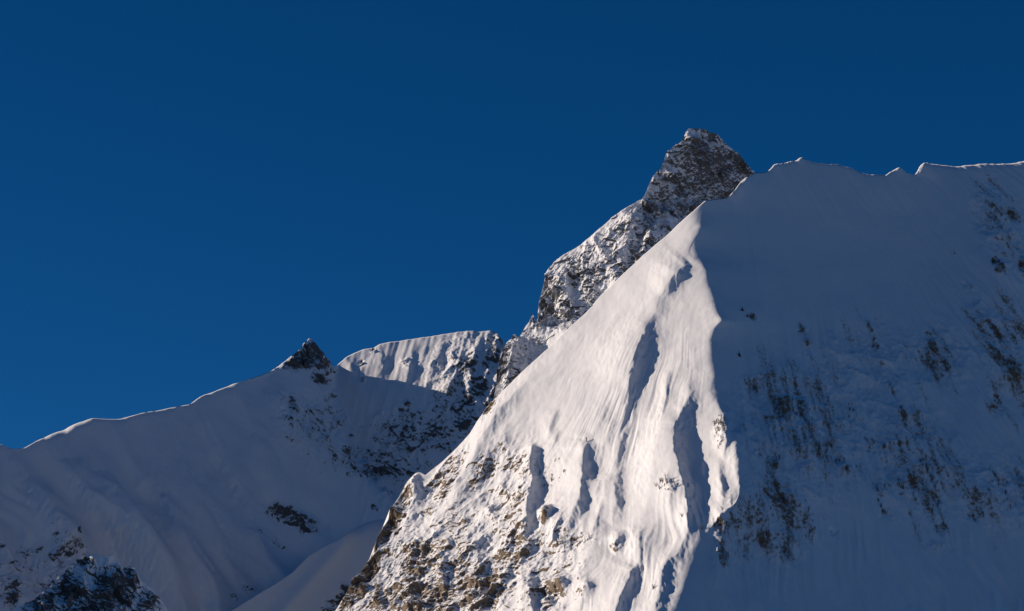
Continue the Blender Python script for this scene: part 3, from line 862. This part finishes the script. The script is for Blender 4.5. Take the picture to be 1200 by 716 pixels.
def small_fir(rng, h):
    v, f = [], []
    stick(v, f, (0, 0, -1), (0, 0, h), .18, .03)
    n = 9
    for k in range(n):
        z = h * (.12 + .84 * k / n)
        R = h * .24 * (1 - k / n) ** .8 * rng.uniform(.75, 1.2) + .15
        for j in range(7):
            a = j * .9 + k * 1.3 + rng.uniform(-.25, .25)
            r = R * rng.uniform(.7, 1.15)
            d = Vector((math.cos(a), math.sin(a), 0))
            t = Vector((-d.y, d.x, 0)) * r * .34
            i = len(v)
            c = Vector((0, 0, z))
            v += [c, c + d * r * .6 + t + Vector((0, 0, -.12 * r)), c + d * r + Vector((0, 0, -.45 * r)), c + d * r * .6 - t + Vector((0, 0, -.12 * r)), c + Vector((0, 0, -.3 * r))]
            f += [(i, i + 1, i + 2), (i, i + 2, i + 3), (i + 4, i + 2, i + 1), (i + 4, i + 3, i + 2)]
    return v, f


def plant_mesh(kind, i):
    rng = random.Random(i * 7 + 3)
    v, f = (bare_shrub if kind == "bare_shrub" else small_fir)(rng, 1.0 * (6.0 if kind == "bare_shrub" else 7.0))
    m = bpy.data.meshes.new(kind)
    m.from_pydata([tuple(p) for p in v], [], f)
    m.materials.append(M_TWIG if kind == "bare_shrub" else M_FIR)
    return m


PLANTS = {k: [plant_mesh(k, i) for i in range(5)] for k in ("bare_shrub", "small_fir")}
prng = random.Random(11)


def plant(kind, qx, qy, size, label, group=None):
    p, nrm = front.surface(qx, qy)
    o = bpy.data.objects.new(kind, prng.choice(PLANTS[kind]))
    o.location = p
    o.rotation_euler = (prng.uniform(-.12, .12), prng.uniform(-.12, .12), prng.uniform(0, 6.28))
    o.scale = (size * prng.uniform(.85, 1.25),) * 2 + (size * prng.uniform(.85, 1.15),)
    o["label"] = label
    o["category"] = "shrub" if kind == "bare_shrub" else "tree"
    if group:
        o["group"] = group
    scene.collection.objects.link(o)


def cluster(kind, cx, cy, rx, ry, ang, n, size, label, group):
    c, s_ = math.cos(math.radians(ang)), math.sin(math.radians(ang))
    for _ in range(n):
        a, r = prng.uniform(0, 6.28), math.sqrt(prng.random())
        dx, dy = math.cos(a) * r * rx, math.sin(a) * r * ry
        plant(kind, cx + dx * c - dy * s_, cy + dx * s_ + dy * c, size * prng.uniform(.6, 1.25), label, group)


def fir(qx, qy, h, label):
    """a small fir with its trunk and crown as parts"""
    p, nrm = front.surface(qx, qy)
    rng = random.Random(int(qx))
    t = bpy.data.objects.new("fir_tree", None)
    t.location = p
    t.empty_display_size = .5
    t["label"], t["category"] = label, "tree"
    scene.collection.objects.link(t)
    v, f = small_fir(rng, h)
    cut = 6
    for nm, vv, ff, mm in (("trunk", v[:cut], [q for q in f if max(q) < cut], M_TWIG),
                           ("crown", v[cut:], [tuple(i - cut for i in q) for q in f if min(q) >= cut], M_FIR)):
        me_ = bpy.data.meshes.new(nm)
        me_.from_pydata([tuple(q) for q in vv], [], ff)
        me_.materials.append(mm)
        o = bpy.data.objects.new(nm, me_)
        o.parent = t
        scene.collection.objects.link(o)


fir(867, 416, 9.0, "larger dark fir standing alone on the shaded face close to the arete")
fir(870, 364, 7.5, "small dark fir highest on the shaded face beside the arete")
fir(876, 371, 5.5, "tiny fir just below the highest fir on the shaded face")
plant("bare_shrub", 692, 524, 1.0, "single bare shrub at the head of a shadowed slot on the open sunlit face")
plant("bare_shrub", 664, 560, 1.0, "bare shrub alone between the two left shadow slots of the sunlit face")
plant("bare_shrub", 767, 694, 1.1, "dark bush at the foot of the sunlit face beside the shadowed gully")
plant("bare_shrub", 823, 620, 1.1, "bare shrub on the bright crest at the foot of the arete")
plant("bare_shrub", 763, 400, .8, "tiny shrub at the head of the upper shadowed gully")
plant("bare_shrub", 802, 612, .9, "small shrub on the rim of the large shadowed gully at its lower end")
CLUSTERS = [
    (845, 503, 9, 16, 0, 20, 1.0, "bare brown shrub in the sunlit thicket on the arete", "thicket on the arete"),
    (784, 579, 14, 5, 0, 10, 1.0, "bare shrub in the row on the sunlit rib beside the large shadowed gully", "shrubs on the sunlit rib"),
    (672, 636, 22, 7, -12, 18, .95, "bare shrub on the rim below the lower left shadow slot", "shrubs on the hollow rim"),
    (640, 565, 9, 14, 0, 8, .8, "small shrub right beside the shadow of the snowy knob", "shrubs by the knob"),
    (846, 622, 7, 30, 0, 12, .85, "shrub on the snow spines at the lower end of the arete", "shrubs on the spines"),
    (881, 452, 8, 14, -25, 6, .85, "dark shrub in the small upper patch nearest the arete on the shaded face", "upper patch nearest the arete"),
    (919, 481, 14, 18, -25, 13, .85, "dark shrub in the dense patch level with the arete thicket on the shaded face", "dense patch level with the thicket"),
    (942, 490, 8, 16, -25, 8, .85, "dark shrub in the strip on the right of the dense patch", "strip right of the dense patch"),
    (961, 534, 14, 14, -30, 10, .85, "dark shrub in the patch below the dense patch on the shaded face", "patch below the dense patch"),
    (986, 550, 8, 12, -20, 7, .85, "dark shrub at the lower right tip of the left group of patches", "lower right tip of the left patches"),
    (909, 542, 5, 8, 0, 4, .85, "dark shrub in the isolated tuft under the dense patch", "tuft under the dense patch"),
    (994, 481, 6, 10, -20, 5, .85, "dark shrub in the small tuft between the left and middle patches", "tuft between left and middle patches"),
    (1022, 522, 8, 14, -25, 7, .85, "dark shrub in the slanting tuft left of the middle streak", "slanting tuft left of the middle streak"),
    (1056, 493, 9, 11, -20, 6, .85, "dark shrub at the dark top of the middle streak", "top of the middle streak"),
    (1064, 566, 13, 16, -30, 10, .85, "dark shrub at the broad lower part of the middle streak", "lower part of the middle streak"),
    (1083, 544, 8, 18, -25, 9, .85, "dark shrub along the right side of the middle streak", "right side of the middle streak"),
    (1097, 580, 7, 14, -15, 6, .85, "dark shrub at the bottom end of the middle streak", "bottom end of the middle streak"),
    (1034, 584, 6, 16, -15, 7, .85, "dark shrub in the low tuft left of the streak's bottom", "low tuft left of the streak"),
    (1167, 568, 12, 18, -35, 9, .85, "dark shrub in the slanting low patch near the right edge", "slanting low patch at the right"),
    (1181, 592, 8, 12, -20, 6, .85, "dark shrub at the lower end of the right edge patch", "lower end of the right patch"),
    (1144, 604, 9, 8, 0, 5, .85, "dark shrub in the small low tuft left of the right edge patch", "low tuft at the right"),
    (1184, 434, 12, 14, -35, 6, .85, "dark shrub among the dark rocks high at the right edge", "high right edge"),
    (1111, 432, 5, 8, -25, 3, .85, "dark shrub in the right one of two high tufts right of centre", "right high tuft"),
    (1092, 408, 5, 8, -30, 3, .85, "dark shrub in the left one of two high tufts right of centre", "left high tuft"),
    (946, 612, 7, 24, -5, 9, .85, "dark shrub in the upright low strip furthest from the arete foot", "upright low strip"),
    (914, 582, 8, 14, -15, 7, .85, "dark shrub in the patch above the arete foot rocks", "patch above the foot rocks"),
    (881, 602, 12, 20, 0, 11, .85, "dark shrub in the loose patch touching the arete foot", "loose patch at the arete foot"),
    (892, 632, 13, 9, 25, 6, .85, "dark shrub on the darkest rocks at the arete foot", "darkest rocks at the arete foot"),
    (870, 642, 10, 14, 0, 7, .85, "dark shrub lowest of all below the arete foot", "lowest shrubs below the arete foot"),
]
for cx, cy, rx, ry, an, cnt, size, lab, grp in CLUSTERS:
    cluster("bare_shrub", cx, cy, rx, ry, an, cnt, size, lab, grp)
